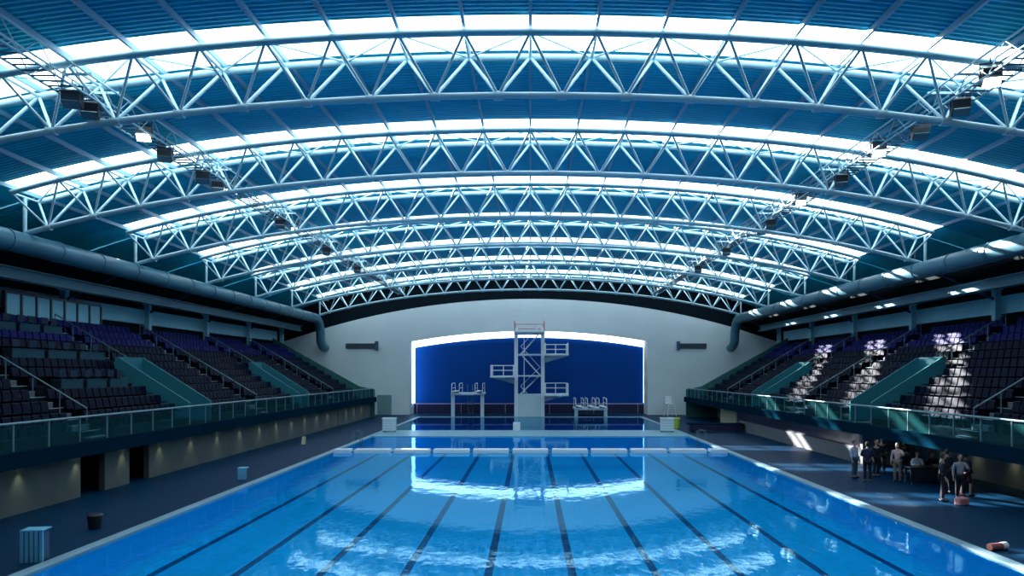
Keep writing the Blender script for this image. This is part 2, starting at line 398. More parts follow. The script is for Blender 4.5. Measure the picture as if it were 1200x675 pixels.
# door and grilles in the end wall
dt = thing('door_1', None, None, (-17.1, WALL-.03, 0)); dt['kind'] = 'structure'
MB().box(-.85, .85, -.03, .03, .04, 2.35).build('door_leaf', M['doorgrey'], dt)
fr = MB(); fr.box(-.97, -.85, -.06, .03, .04, 2.47); fr.box(.85, .97, -.06, .03, .04, 2.47); fr.box(-.97, .97, -.06, .03, 2.35, 2.47)
fr.build('door_frame', M['offwhite'], dt)
MB().box(-.03, .03, -.05, .02, .04, 2.35).build('door_handle', M['rail'], dt)
for sx, xa, xb, nm in ((-1, -21.6, -17.9, 'left'), (1, 17.2, 20.6, 'right')):
    t = thing('air_grille', 'long dark air grille on the end wall beside the %s duct' % nm, 'grille', ((xa+xb)/2, WALL-.02, 8.1))
    h = (xb-xa)/2; f = MB(); f.box(-h, h, -.12, 0, -.3, -.24); f.box(-h, h, -.12, 0, .24, .3); f.box(-h, -h+.06, -.12, 0, -.3, .3); f.box(h-.06, h, -.12, 0, -.3, .3)
    f.build('frame', M['duct2'], t); sl = MB()
    for i in range(6): sl.box(-h+.06, h-.06, -.08, -.01, -.2+i*.075, -.17+i*.075)
    sl.build('louvre', M['black'], t)
    e = h-.25 if sx < 0 else -h-.1
    MB().box(e, e+.38, -.35, -.125, -.5, .55).build('end_box', M['duct2'], t, bevel=.02)
# big ducts along both eaves turning down at the end wall
for sx, nm in ((-1, 'left'), (1, 'right')):
    x = 23.9*sx if sx < 0 else 23.3
    t = thing('ventilation_duct', 'large round metal duct running under the %s edge of the arched roof' % nm, 'duct', (x, 0, 0))
    zc = 11.05
    pts = [(0, 9, zc)]+[(0, 9+i*6.0, zc) for i in range(1, 12)]+[(0, 80.6, zc)]
    for a in range(1, 7): th = a*PI/12; pts.append((sx*-.0, 80.6+2.1*math.sin(th), zc-2.1*(1-math.cos(th))))
    pts += [(0, 82.7, 8.9)]
    for a in range(1, 7): th = a*PI/12; pts.append((0, 82.7+1.75*(1-math.cos(th)), 8.9-1.75*math.sin(th)*.6))
    MB().path(pts, .5, 20).build('pipe', M['duct'], t)
    for i in range(20):
        y = 12+i*3.5; MB().tube((0, y-.06, zc), (0, y+.06, zc), .54, 20).build('joint_band', M['duct'], t)
    for y in SKY: MB().box(-.04, .04, y-.04, y+.04, zc+.4, zc+1.3).build('hanger', M['duct2'], t)
    # deep beam beyond it
    b = thing('eaves_beam', 'dark blue steel beam behind the %s duct, above the stand' % nm, 'beam', (sx*26, 0, 9.95))
    bm_ = MB(); bm_.box(-.3, .3, 8, 82, -.3, -.24); bm_.box(-.04, .04, 8, 82, -.24, .24); bm_.box(-.3, .3, 8, 82, .24, .3)
    bm_.build('web_and_flanges', M['duct'], b)
    for y in SKY: MB().tube((-sx*1.95, y, 1.35), (sx*2.2, y, -.6), .09, 8).build('strut', M['duct2'], b)
# pale columns at the back of the stands
for sx, nm in ((-1, 'left'), (1, 'right')):
    for k, y in enumerate(TR[1:] if sx < 0 else TR[1:]):
        c = MB(); c.box(-.19, .19, -.19, .19, 0, 2.5); c.box(-.26, .26, -.26, .26, 2.2, 2.5); c.box(-.3, .3, -.3, .3, 0, .15)
        o = c.build('column', M['wallband'], None, .02); o.location = (sx*28.2, y, 7.75)
        tag(o, 'pale teal column behind the top row of the %s stand, %s from the camera' % (nm, ['first', 'second', 'third', 'fourth', 'fifth', 'sixth'][k]), 'column', 'columns behind the %s stand' % nm)

# ------------------------------------------------------------------ grandstands
NR = 11; RX0 = 19.0; RD = .8; RZ0 = 2.45; RH = .48
SY0, SY1 = 10.0, 80.5
VOM = [(40.4, 43.2), (59.6, 62.4)]
AIS = [31.4, 41.8, 50.9, 61.0, 70.6]
def slope(x): return RZ0+(x-RX0)*RH/RD
def in_vom(y, r): return any(a-.05 < y < b+.05 for a, b in VOM) and r < 5
def in_aisle(y): return any(abs(y-a) < .62 for a in AIS)
for sx, nm in ((-1, 'left'), (1, 'right')):
    g = thing('grandstand', 'stepped concrete %s grandstand rising beside the pool' % nm, 'grandstand', (sx*17.2, (SY0+SY1)/2, 0))
    ox, oy = sx*17.2, (SY0+SY1)/2
    def L(mb):   # world -> thing-local
        mb.v = [(a-ox, b-oy, c) for a, b, c in mb.v]; return mb
    # terraces, split where the two entrances cut in
    ysegs_low = [(SY0, VOM[0][0]), (VOM[0][1], VOM[1][0]), (VOM[1][1], SY1)]
    tm = MB()
    for r in range(NR):
        xa = RX0+RD*r; zt = RZ0+RH*r
        for a, b in (ysegs_low if r < 5 else [(SY0, SY1)]):
            tm.box(sx*xa, sx*(xa+RD), a, b, zt-.6, zt)
    tm.box(sx*(RX0+RD*NR), sx*28.6, SY0, SY1, RZ0+RH*(NR-1)-.4, RZ0+RH*(NR-1))
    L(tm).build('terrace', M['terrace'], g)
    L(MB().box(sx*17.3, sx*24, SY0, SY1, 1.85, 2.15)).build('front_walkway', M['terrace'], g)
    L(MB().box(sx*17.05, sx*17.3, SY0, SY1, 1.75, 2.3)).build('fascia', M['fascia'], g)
    # end parapet following the slope
    pp = [(sx*17.3, 0.05), (sx*28.6, .05), (sx*28.6, slope(28.6)+.6), (sx*19, slope(19)+1.0), (sx*17.3, 3.1)]
    L(MB().prism(pp, 'y', SY1, SY1+.25)).build('end_parapet', M['greenpar'], g)
    # entrances
    for a, b in VOM:
        for yy in (a, b-.15):
            xt = RX0+RD*5
            q = [(sx*19.0, 2.15), (sx*xt, 2.15), (sx*xt, slope(xt)+1.0), (sx*19.0, slope(19)+.85)]
            L(MB().prism(q, 'y', yy, yy+.15)).build('entrance_wall', M['teal'], g)
        L(MB().box(sx*(RX0+RD*5), sx*(RX0+RD*5+.15), a, b, 4.1, slope(RX0+RD*5)+1.0)).build('entrance_lintel', M['teal'], g)
    for a in AIS:
        st = MB(); hw = .6; V = any(v0 < a < v1 for v0, v1 in VOM); r0 = 5 if V else 0
        for r in range(r0, NR):
            xa = RX0+RD*r; zt = RZ0+RH*r
            st.box(sx*(xa-.34), sx*(xa-.005), a-hw, a+hw, zt-RH-.02, zt-RH/2)
        L(st).build('aisle_steps', M['concrete_r'], g)
        ns = MB()
        for r in range(r0, NR):
            xa = RX0+RD*r; zt = RZ0+RH*r
            ns.box(sx*(xa-.006), sx*(xa+.06), a-hw, a+hw, zt-.01, zt+.012); ns.box(sx*(xa-.35), sx*(xa-.29), a-hw, a+hw, zt-RH/2-.01, zt-RH/2+.012)
        L(ns).build('step_nosing', M['nosing'], g)
    # balustrade along the front
    t = thing('balustrade', 'glass balustrade with steel top rail along the front of the %s stand' % nm, 'balustrade', (sx*17.45, 45, 2.15))
    h0 = SY0-45; h1 = SY1-45
    MB().tube((0, h0, 1.08), (0, h1, 1.08), .05).build('top_rail', M['rail'], t)
    n = int((h1-h0)/1.8)
    for i in range(n+1):
        y = h0+i*(h1-h0)/n; MB().box(-.03, .03, y-.03, y+.03, 0, 1.06).build('post', M['rail'], t)
    gm = MB()
    for i in range(n):
        y = h0+i*(h1-h0)/n; gm.box(-.008, .008, y+.06, y+(h1-h0)/n-.06, .12, .98)
    gm.build('glass_panes', M['glass'], t)
    # handrails up the aisles
    for k, a in enumerate(AIS):
        V = any(v0 < a < v1 for v0, v1 in VOM); xa = (RX0+RD*5.3) if V else RX0+.2; xb = 27.4
        t = thing('aisle_handrail', 'sloping steel handrail up the %s stand on its %s aisle from the camera' % (nm, ['first', 'second', 'third', 'fourth', 'fifth'][k]), 'handrail', (0, a, 0), 0, 'aisle handrails of the %s stand' % nm)
        MB().tube((sx*xa, 0, slope(xa)+.85), (sx*xb, 0, slope(xb)+.85), .035).build('rail', M['rail'], t)
        m_ = 5 if V else 8
        for i in range(m_):
            x = xa+(xb-xa)*i/(m_-1)
            rr = min(NR-1, max(0, int((x-RX0)/RD))); MB().tube((sx*x, 0, RZ0+RH*rr), (sx*x, 0, slope(x)+.85), .025, 6).build('post', M['rail'], t)

# base walls under the stands
def wall_x(name, x0, x1, segs, z0, z1, m):
    w_ = MB()
    for a, b in segs: w_.box(x0, x1, a, b, z0, z1)
    return struct(w_.build(name, m))
wall_x('wall_left_base', -17.8, -18.05, [(SY0, 28.7), (30.35, 32.2), (33.85, 66.7), (67.3, 80.5)], .03, 1.86, M['concrete'])
struct(MB().box(-21, -20.8, SY0, 80.4, .03, 1.86).build('wall_left_inner', M['dark']))
wall_x('wall_right_base', 17.8, 18.05, [(SY0, 24.2), (39.2, 62.0)], .03, .9, M['concrete_r'])
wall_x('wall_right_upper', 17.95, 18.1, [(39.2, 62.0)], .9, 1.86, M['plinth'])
struct(MB().box(20.6, 20.8, SY0, 80.4, .03, 1.86).build('wall_right_inner', M['concrete_r']))
for y in (24.5, 39.0):
    struct(MB().box(17.8, 20.6, y-.15, y+.15, .03, 1.86).build('wall_right_return', M['concrete_r']))
# slatted lit screen near the far right
t = thing('slatted_screen', 'cream vertical slatted screen under the far end of the right stand', 'screen', (17.7, 64.8, .04))
MB().box(.08, .12, -2.6, 2.6, 0, 1.7).build('backing', M['duct2'], t)
for i in range(9): MB().box(-.08, .08, -2.4+i*.58, -2.18+i*.58, 0, 1.72).build('slat', M['creamslat'], t)
t = thing('storage_bench', 'long dark navy bench beside the pool at the far right', 'bench', (15.4, 60.5, .04))
MB().box(-2.2, 2.2, -.5, .5, .12, .62).build('body', M['plinth'], t, bevel=.05); MB().box(-2.3, 2.3, -.55, .55, .62, .72).build('lid', M['fascia'], t, bevel=.03)
for x in (-1.9, 1.9): MB().box(x-.1, x+.1, -.4, .4, 0, .12).build('foot', M['black'], t)

# wall lights under the stand fronts
def wall_light():
    t = thing('wall_light', '', 'wall light')
    MB().box(-.09, .09, -.09, .09, .0, .05).build('bracket', M['black'], t)
    l = MB().tube((0, 0, -.12), (0, 0, 0), .07, 12, .045).build('lamp_shade', M['sconce'], t)
    d = bpy.data.lights.new('glow', 'SPOT'); d.energy = 16; d.spot_size = 1.5; d.spot_blend = 1; d.color = (.85, .85, .5); d.shadow_soft_size = .05
    o = bpy.data.objects.new('glow', d); C.objects.link(o); o.parent = t; o.location = (0, 0, -.15)
    return t
wl0 = wall_light(); n_ = 0
ordn = ['first','second','third','fourth','fifth','sixth','seventh','eighth','ninth','tenth','eleventh','twelfth','thirteenth','fourteenth','fifteenth','sixteenth','seventeenth','eighteenth']
for sx, nm, ys_, xx in ((-1, 'left', [25.2+3.2*i for i in range(17)], -17.6), (1, 'right', [25.6+2.6*i for i in range(5)], 20.35)):
    for k, y in enumerate(ys_):
        t = wl0 if n_ == 0 else copy_tree(wl0); n_ += 1
        t.location = (xx, y, 1.78); t['label'] = 'small wall light under the %s stand, %s from the camera' % (nm, ordn[k]); t['group'] = 'wall lights under the %s stand' % nm

# ------------------------------------------------------------------ seats
def seat_geo(mbp, mbb, ox=0, oy=0, oz=0, sx=1):
    # tip-up seat facing the pool (towards -x*sx): pan folded half down, curved back
    w_ = .23
    mbp.prism([(ox+sx*.05, oz+.40), (ox+sx*.42, oz+.37), (ox+sx*.44, oz+.42), (ox+sx*.06, oz+.455)], 'y', oy-w_, oy+w_)
    mbp.box(ox+sx*.34, ox+sx*.42, oy-.03, oy+.03, oz, oz+.38)
    mbb.prism([(ox+sx*.40, oz+.42), (ox+sx*.45, oz+.42), (ox+sx*.55, oz+.80), (ox+sx*.515, oz+.83), (ox+sx*.47, oz+.80)], 'y', oy-w_, oy+w_)
def make_seat(sx, m):
    t = thing('stadium_seat', '', 'seat')
    a, b = MB(), MB(); seat_geo(a, b, sx=sx)
    a.build('seat_pan', m, t, bevel=.012); b.build('backrest', m, t, bevel=.012); return t
protos = {}
cand = []
DESKY = (36.5, 47.5)
for sx in (-1, 1):
    for r in range(NR):
        y = SY0+4
        while y < SY1-.5:
            if not in_vom(y, r) and not in_aisle(y) and not (sx < 0 and r in (3, 6, 9) and 32.3 < y < 41.3):
                X = RX0+RD*r+.3; px = 621.5+sx*850*X/y
                cand.append((y if 0 < px < 1200 else 999+y, sx, r, y))
            y += .55
cand.sort()
ind, rest = cand[:300], cand[300:]
cnt = {}
ORDN = 'first second third fourth fifth sixth seventh eighth ninth tenth eleventh twelfth thirteenth fourteenth fifteenth sixteenth seventeenth eighteenth nineteenth twentieth'.split()
ORDN += ['twenty-'+x for x in ORDN[:9]]+['thirtieth']+['thirty-'+x for x in ORDN[:9]]
for _, sx, r, y in ind:
    top_ = r >= NR-3; key = (sx, top_)
    if key not in protos:
        protos[key] = make_seat(sx, M['seat_blue'] if top_ else M['seat_navy']); t = protos[key]; protos[key] = (t, [c for c in bpy.data.objects if c.parent == t])
    else:
        p, ch = protos[key]; t = p.copy(); C.objects.link(t)
        for c in ch: d = c.copy(); C.objects.link(d); d.parent = t
    side = 'left' if sx < 0 else 'right'
    t.location = (sx*(RX0+RD*r+.18), y, RZ0+RH*r)
    cnt[sx, r] = cnt.get((sx, r), 0)+1
    t['label'] = '%s seat in the %s row of the %s stand, %s from the near end' % ('blue' if top_ else 'dark navy', NUM[r], side, ORDN[cnt[sx, r]-1])
    t['group'] = 'nearest seats in the %s row of the %s stand' % (NUM[r], side)
for sx, nm in ((-1, 'left'), (1, 'right')):
    for top_ in (False, True):
        a = MB()
        for _, s2, r, y in rest:
            if s2 == sx and (r >= NR-3) == top_: seat_geo(a, a, sx*(RX0+RD*r+.18), y, RZ0+RH*r, sx)
        o = a.build('stadium_seats', M['seat_blue' if top_ else 'seat_navy'])
        tag(o, '%s rows of empty seats in the %s stand, farther along' % ('upper blue' if top_ else 'lower dark navy', nm), 'seats', kind='stuff')

# commentary booth window strip and press desks on the near left stand
t = thing('commentary_booth', 'row of pale panes with dark posts behind the near end of the left stand', 'booth', (-27.82, 42.6, 7.26))
MB().box(-.1, .1, -4.3, 4.3, .68, .8).build('sill', M['black'], t); MB().box(-.1, .1, -4.3, 4.3, 1.95, 2.07).build('head', M['black'], t)
for i in range(8): MB().box(-.1, .1, -4.3+i*1.22, -4.18+i*1.22, 0, 1.95).build('post', M['black'], t)
for i in range(7): MB().box(-.02, .02, -4.18+i*1.22, -3.08+i*1.22, .8, 1.95).build('pane', M['wallband'], t)
for k, (r, y0, y1) in enumerate(((3, 33.2, 39), (6, 33.4, 41), (9, 35.5, 41))):
    X = -(RX0+RD*r+.3); Z = RZ0+RH*r; w_ = ['lowest', 'middle', 'topmost'][k]
    for q in range(3):
        a = y0+(y1-y0)*q/3; b = a+(y1-y0)/3-.25; c_ = (a+b)/2; h = (b-a)/2
        t = thing('press_desk', 'dark press desk with a panelled front, %s row, %s from the camera' % (w_, ['first', 'second', 'third'][q]), 'desk', (X, c_, Z), 0, 'press desks on the left stand')
        MB().box(-.25, .25, -h, h, .72, .76).build('tabletop', M['desk'], t, bevel=.008); MB().box(.19, .22, -h+.04, h-.04, .1, .72).build('front_panel', M['desk'], t)
        for sy in (-1, 1): MB().box(-.22, .18, sy*(h-.05)-.03, sy*(h-.05)+.03, 0, .72).build('side_panel', M['black'], t)
        for j in (-1, 1):
            mt = thing('monitor', 'thin dark screen on the %s row of press desks, on the %s desk, %s end' % (w_, ['first', 'second', 'third'][q], 'near' if j < 0 else 'far'), 'monitor', (X, c_+j*h*.5, Z+.76), 0, 'screens on the press desks')
            MB().box(-.02, .02, -.27, .27, .1, .44).build('screen', M['monitor'], mt, bevel=.006); MB().tube((0, 0, .02), (0, 0, .12), .025).build('neck', M['black'], mt); MB().box(-.1, .1, -.12, .12, 0, .02).build('base', M['black'], mt)

# ------------------------------------------------------------------ gantries and floodlights
GZ = 14.05
for gx, nm in ((-14.9, 'left'), (14.4, 'right')):
    t = thing('lighting_gantry', 'slim steel lattice gantry under the roof on the %s side' % nm, 'gantry', (gx, 0, GZ))
    for x in (-.4, .4):
        for z in (0, .7): MB().tube((x, 19, z), (x, 84, z), .035, 6).build('rail', M['steel'], t)
    for x in (-.4, .4):
        zz_ = [(x, 19+.8*i, .7*(i % 2)) for i in range(82)]
        MB().path(zz_, .018, 5).build('lattice', M['steel'], t)
    l = MB(); y = 19.0
    while y < 84: l.box(-.4, .4, y-.02, y+.02, -.02, .02); y += .4
    l.build('grating', M['duct2'], t)
    for yy in TR[:-1]:
        for a in (yy-.8, yy+.8): MB().box(-.44, .44, a-.03, a+.03, .7, .78).build('hanger', M['steel'], t)
def floodlight(lit):
    t = thing('floodlight', '', 'floodlight')
    MB().prism([(-.32, -.25), (.0, -.42), (.34, -.28), (.30, .22), (-.05, .34), (-.3, .2)], 'x', -.34, .34).build('housing', M['black'], t, bevel=.03)
    l = MB(); l.add([(-.3, -.335, -.2), (.3, -.335, -.2), (.3, -.02, -.435), (-.3, -.02, -.435)], [(0, 1, 2, 3)])
    l.v += [(a, b-.03, c-.04) for a, b, c in l.v]; l.f += [(7, 6, 5, 4), (0, 4, 5, 1), (1, 5, 6, 2), (2, 6, 7, 3), (3, 7, 4, 0)]; l.sm += [False]*5
    l.build('lens', M['lamp_on' if lit else 'lamp_off'], t)
    y_ = MB(); y_.box(-.39, -.35, -.05, .05, -.05, .5); y_.box(.35, .39, -.05, .05, -.05, .5); y_.box(-.39, .39, -.05, .05, .46, .5); y_.tube((0, 0, .5), (0, 0, .72), .03, 6)
    y_.build('yoke', M['duct2'], t); return t
FP = {}
def put_flood(gx, y, dx, lit, lab, grp, rzz, dz=0):
    if lit in FP: t = copy_tree(FP[lit])
    else: t = FP[lit] = floodlight(lit)
    t.scale = (.8, .8, .8); t.location = (gx+dx, y, GZ-.55+dz); t.rotation_euler = (0, 0, rzz)
    t['label'] = lab; t['group'] = grp
for gx, nm, lst in ((-14.9, 'left', [(23.6, 0), (24.6, 0), (28.0, 1), (29.6, 0), (33.0, 0), (34.6, 0), (36.2, 1), (43.2, 0), (46, 1), (53, 0), (62.4, 0)]),
                    (14.4, 'right', [(22.7, 1), (24.3, 0), (30.0, 1), (26.8, 0), (33.6, 0), (34.9, 0), (38.6, 1), (43.4, 0), (45.2, 0), (53.2, 0), (62.2, 0)])):
    for k, (y, lit) in enumerate(sorted(lst)):
        put_flood(gx, y, 0, lit, '%s floodlight hung from the %s gantry, %s from the camera' % ('glowing' if lit else 'unlit black', nm, ordn[k]), 'floodlights on the %s gantry' % nm, (.3 if gx < 0 else -.3), .75 if lit else .4)

# ------------------------------------------------------------------ diving tower
TY = 81.7
t = thing('diving_tower', 'tall white diving tower with platforms and stairs in front of the blue wall', 'diving tower', (0, TY, .04))
XL, XR = -1.6, 1.4
for x in (XL, XR): MB().box(x-.2, x+.2, -.25, .25, 0, 10.0).build('column', M['white'], t, bevel=.02)
for x in (XL, XR): MB().box(x-.12, x+.12, 2.2, 2.5, 0, 9.6).build('rear_column', M['offwhite'], t)
MB().box(XL+.2, XR-.2, -.15, .25, 0, 2.5).build('base_wall', M['offwhite'], t)
LV = [2.5, 4.65, 7.05, 9.5]
for z in LV[:3]: MB().box(XL+.2, XR-.2, 0, 2.5, z-.16, z).build('landing', M['offwhite'], t)
MB().box(XL-.2, XR+.2, -3.6, 2.5, 9.3, 9.5).build('top_platform', M['offwhite'], t, bevel=.02)
rl = MB()
for x in (XL-.12, XR+.12):
    for z in (10.0, 10.55): rl.tube((x, -3.3, z), (x, 2.4, z), .045, 6)
    for yy in (-3.3, -1.9, -.5, .9, 2.4): rl.tube((x, yy, 9.5), (x, yy, 10.6), .04, 6)
rl.tube((XL-.12, 2.4, 10.55), (XR+.12, 2.4, 10.55), .045, 6); rl.tube((XL-.12, 2.4, 10), (XR+.12, 2.4, 10), .045, 6)
rl.build('top_railing', M['red'], t)
zz = [0]+LV
for k in range(4):       # stair flights zigzag behind the columns
    a, b = zz[k], zz[k+1]; s_ = MB(); n = 10; dirn = 1 if k % 2 else -1
    for i in range(n):
        x = dirn*(-1.1+2.2*(i+.5)/n); s_.box(x-.14, x+.14, .6+(k % 2)*.9, 1.4+(k % 2)*.9, a+(b-a)*(i+.6)/n-.03, a+(b-a)*(i+.6)/n+.02)
    for yy in (.6, 1.4): s_.tube((-dirn*1.1, yy+(k % 2)*.9, a), (dirn*1.1, yy+(k % 2)*.9, b), .06, 6); s_.tube((-dirn*1.1, yy+(k % 2)*.9, a+.9), (dirn*1.1, yy+(k % 2)*.9, b+.9), .03, 6)
    s_.build('stair_flight', M['white'], t)
MB().tube((XL+.9, .3, 2.5), (XL+.9, .3, 9.4), .05, 6).build('ladder_pole', M['white'], t)
for x0, x1, z in ((XR+.2, XR+2.75, 7.0), (XL-2.75, XL-.2, 4.6), (XR+.2, XR+2.75, 2.6)):
    p = MB().box(x0, x1, -3.4, 1.2, z-.2, z).build('side_platform', M['offwhite'], t, bevel=.02)
    r = MB()
    for zz_ in (z+.6, z+1.15):
        for x in (x0+.05, x1-.05): r.tube((x, -2.9, zz_), (x, 1.1, zz_), .045, 6)
        r.tube((x0+.05, 1.1, zz_), (x1-.05, 1.1, zz_), .045, 6)
    for x in (x0+.05, (x0+x1)/2, x1-.05): r.tube((x, 1.1, z), (x, 1.1, z+1.15), .045, 6)
    for x in (x0+.05, x1-.05):
        for yy in (-2.9, -1.2): r.tube((x, yy, z), (x, yy, z+1.15), .045, 6)
    r.build('guard_rail', M['white'], p)
    x = (x0+x1)/2; bx_ = XR if x > 0 else XL
    MB().prism([(bx_, z-1.0), (x0 if x < 0 else x1, z-.22), (bx_, z-.22)], 'y', .2, .45).build('bracket', M['offwhite'], p)

# springboards
def springboard(loc, w_, h, label, n):
    t = thing('springboard_stand', label, 'springboard', loc)
    for x in (-w_/2+.2, w_/2-.2): MB().box(x-.2, x+.2, -.2, .2, 0, h-.1).build('column', M['offwhite'], t, bevel=.02)
    MB().box(-w_/2, w_/2, -.4, 3.4, h-.22, h).build('stand_deck', M['offwhite'], t, bevel=.02)
    for i in range(n):
        x = -w_/2+.55+(w_-1.1)*i/max(1, n-1)
        b = MB().box(x-.25, x+.25, -3.2, 1.6, h+.22, h+.28).build('board', M['white'], t, bevel=.01)
        f = MB(); f.tube((x-.28, -.2, h+.14), (x+.28, -.2, h+.14), .1, 10); f.box(x-.22, x+.22, 1.3, 1.6, h, h+.22); f.build('fulcrum', M['rail'], b)
        r = MB()
        for sx in (-.42, .42):
            r.path([(x+sx, -.6, h), (x+sx, -.65, h+.7), (x+sx, -.4, h+1.05), (x+sx, 1.2, h+1.1), (x+sx, 3.0, h+1.1), (x+sx, 3.1, h)], .035, 6)
            r.tube((x+sx, -.5, h+.55), (x+sx, 3.0, h+.55), .025, 6)
        r.build('guard_rail', M['white'], t)
    l = MB()
    for sx in (-.3, .3): l.tube((sx, 4.0, 0), (sx, 3.3, h+.9), .035, 6)
    for i in range(int(h/.28)): zz_ = .28*(i+1); l.tube((-.3, 4.0-.7*zz_/(h+.9), zz_), (.3, 4.0-.7*zz_/(h+.9), zz_), .025, 6)
    l.build('ladder', M['rail'], t)
springboard((-7.05, 81.6, .04), 3.7, 2.65, 'white three metre springboard stand left of the tower', 2)
springboard((6.8, 81.6, .04), 3.7, .95, 'low pale springboard stand right of the tower', 3)
MBX = MB().box(-.3, .3, -.2, .2, 0, .75).build('starting_box', M['white'], None, .03); MBX.location = (-1.15, 60.9, .06); tag(MBX, 'small white box on the walkway in front of the tower', 'box')

# white cage cabinets at the two corners of the walkway
for x, nm in ((-11.7, 'left'), (11.35, 'right')):
    t = thing('equipment_cage', 'white slatted equipment cage at the %s end of the walkway between pools' % nm, 'cage', (x, 60.3, .06))
    MB().box(-.5, .5, -.35, .35, .08, 1.1).build('body', M['offwhite'], t); s_ = MB()
    for i in range(5): s_.box(-.54, .54, -.39, -.35, .12+i*.22, .22+i*.22)
    s_.build('slats', M['white'], t); MB().box(-.56, .56, -.41, .4, 1.1, 1.17).build('lid', M['white'], t, bevel=.01)
    for a in (-.45, .45): MB().box(a-.05, a+.05, -.3, .3, 0, .08).build('foot', M['black'], t)
# lifeguard chair
t = thing('lifeguard_chair', 'tall white lifeguard chair by the end wall, right of the blue wall', 'chair', (15.9, 82.6, .04), .3)
for x in (-.45, .45):
    for y_ in (-.4, .4): MB().tube((x*1.2, y_*1.2, 0), (x*.8, y_*.8, 1.35), .05, 8).build('leg', M['white'], t)
MB().box(-.42, .42, -.38, .38, 1.33, 1.42).build('seat', M['white'], t, bevel=.02)
MB().prism([(.28, 1.42), (.38, 1.42), (.48, 2.3), (.4, 2.3)], 'x', -.4, .4).build('backrest', M['white'], t, bevel=.02)
for x in (-.42, .42): MB().box(x-.04, x+.04, -.38, .4, 1.62, 1.68).build('armrest', M['white'], t)
s_ = MB()
for i in range(4): s_.box(-.48, .48, -.52+i*.04, -.44+i*.04, .25+i*.3, .29+i*.3)
s_.build('rungs', M['white'], t)
# yellow bin
t = thing('litter_bin', 'yellow green litter bin near the right end of the walkway', 'bin', (12.95, 64.2, .04))
MB().tube((0, 0, 0), (0, 0, .85), .24, 16, .3).build('body', M['yellow'], t); MB().tube((0, 0, .85), (0, 0, .95), .32, 16, .26).build('lid', M['yellow'], t)
t = thing('black_bin', 'squat black bin on the near left deck between wall and pool', 'bin', (-13.75, 22.9, .04))
MB().tube((0, 0, 0), (0, 0, .42), .18, 16, .23).build('body', M['black'], t); MB().tube((0, 0, .42), (0, 0, .47), .25, 16, .2).build('lid', M['black'], t)

def slat_box(loc, label, w_=.56, h=.8):
    t = thing('slatted_box', label, 'box', loc, .15)
    MB().box(-w_/2+.04, w_/2-.04, -.18, .18, .03, h-.04).build('core', M['duct2'], t); 
    for i in range(5):
        x = -w_/2+.05+i*(w_-.1)/4; MB().box(x-.04, x+.04, -.24, -.18, 0, h).build('slat', M['slat'], t)
    MB().box(-w_/2, w_/2, -.24, .22, h, h+.04).build('lid', M['slat'], t, bevel=.01); return t
slat_box((-12.95, 19.0, .04), 'pale blue slatted box on the left deck, nearest the camera')
slat_box((-13.3, 33.6, .04), 'pale blue slatted box on the left deck, farther one by the pool edge', .4, .5)
t = thing('floor_sign', 'small pale yellow folding floor sign on the far left deck', 'sign', (-15.6, 50, .04))
for s in (-1, 1): MB().prism([(s*.2, 0), (s*.18, 0), (0, .5), (s*.02, .52)], 'x', -.13, .13).build('panel', M['creamslat'], t)
# rolled towel at the pool edge, bottom right
t = thing('rolled_towel', 'rolled red and white towel lying on the deck near the bottom right corner', 'towel', (12.95, 20.1, .04), .3)
MB().tube((-.3, 0, .1), (.12, 0, .1), .1, 16).build('roll', mat('red_towel', (.3, .1, .09), .9, var=.3, scale=20), t)
MB().tube((.121, 0, .1), (.3, 0, .1), .11, 16).build('towel_end', M['white'], t)
# pool ladder rails
for k, (sx, y) in enumerate(((-1, 52.0), (1, 52.5))):
    t = thing('pool_ladder', 'steel pool ladder rails on the far %s corner of the lane pool' % ('left' if sx < 0 else 'right'), 'ladder', (sx*PW, y, .05), 0, 'pool ladders')
    for dy in (-.28, .28): MB().path([(sx*.45, dy, 0), (sx*.45, dy, .5), (sx*.35, dy, .72), (sx*.1, dy, .8), (-sx*.1, dy, .68), (-sx*.12, dy, .4), (-sx*.12, dy, -.85)], .022, 8).build('rail', M['rail'], t)
    for z in (-.25, -.5, -.75): MB().box(-sx*.06, -sx*.18, -.28, .28, z-.02, z+.02).build('rung', M['rail'], t)

# ------------------------------------------------------------------ people
DG = bpy.context.evaluated_depsgraph_get
def skin_mesh(nodes, links, root, sub=2):
    names = list(nodes); me = bpy.data.meshes.new('tmp')
    me.from_pydata([nodes[n][0] for n in names], [(names.index(a), names.index(b)) for a, b in links], [])
    o = bpy.data.objects.new('tmp', me); C.objects.link(o)
    sk = o.modifiers.new('s', 'SKIN'); sk.use_smooth_shade = True; sk.branch_smoothing = .5
    for i, n in enumerate(names):
        r = nodes[n][1]; v = me.skin_vertices[0].data[i]; v.radius = r if isinstance(r, tuple) else (r, r); v.use_root = (n == root)
    ss = o.modifiers.new('u', 'SUBSURF'); ss.levels = sub; ss.render_levels = sub
    dg = DG(); dg.update(); res = bpy.data.meshes.new_from_object(o.evaluated_get(dg)); 
    vs = [tuple(v.co) for v in res.vertices]; fs = [tuple(p.vertices) for p in res.polygons]
    bpy.data.objects.remove(o); bpy.data.meshes.remove(me); bpy.data.meshes.remove(res)
    return vs, fs
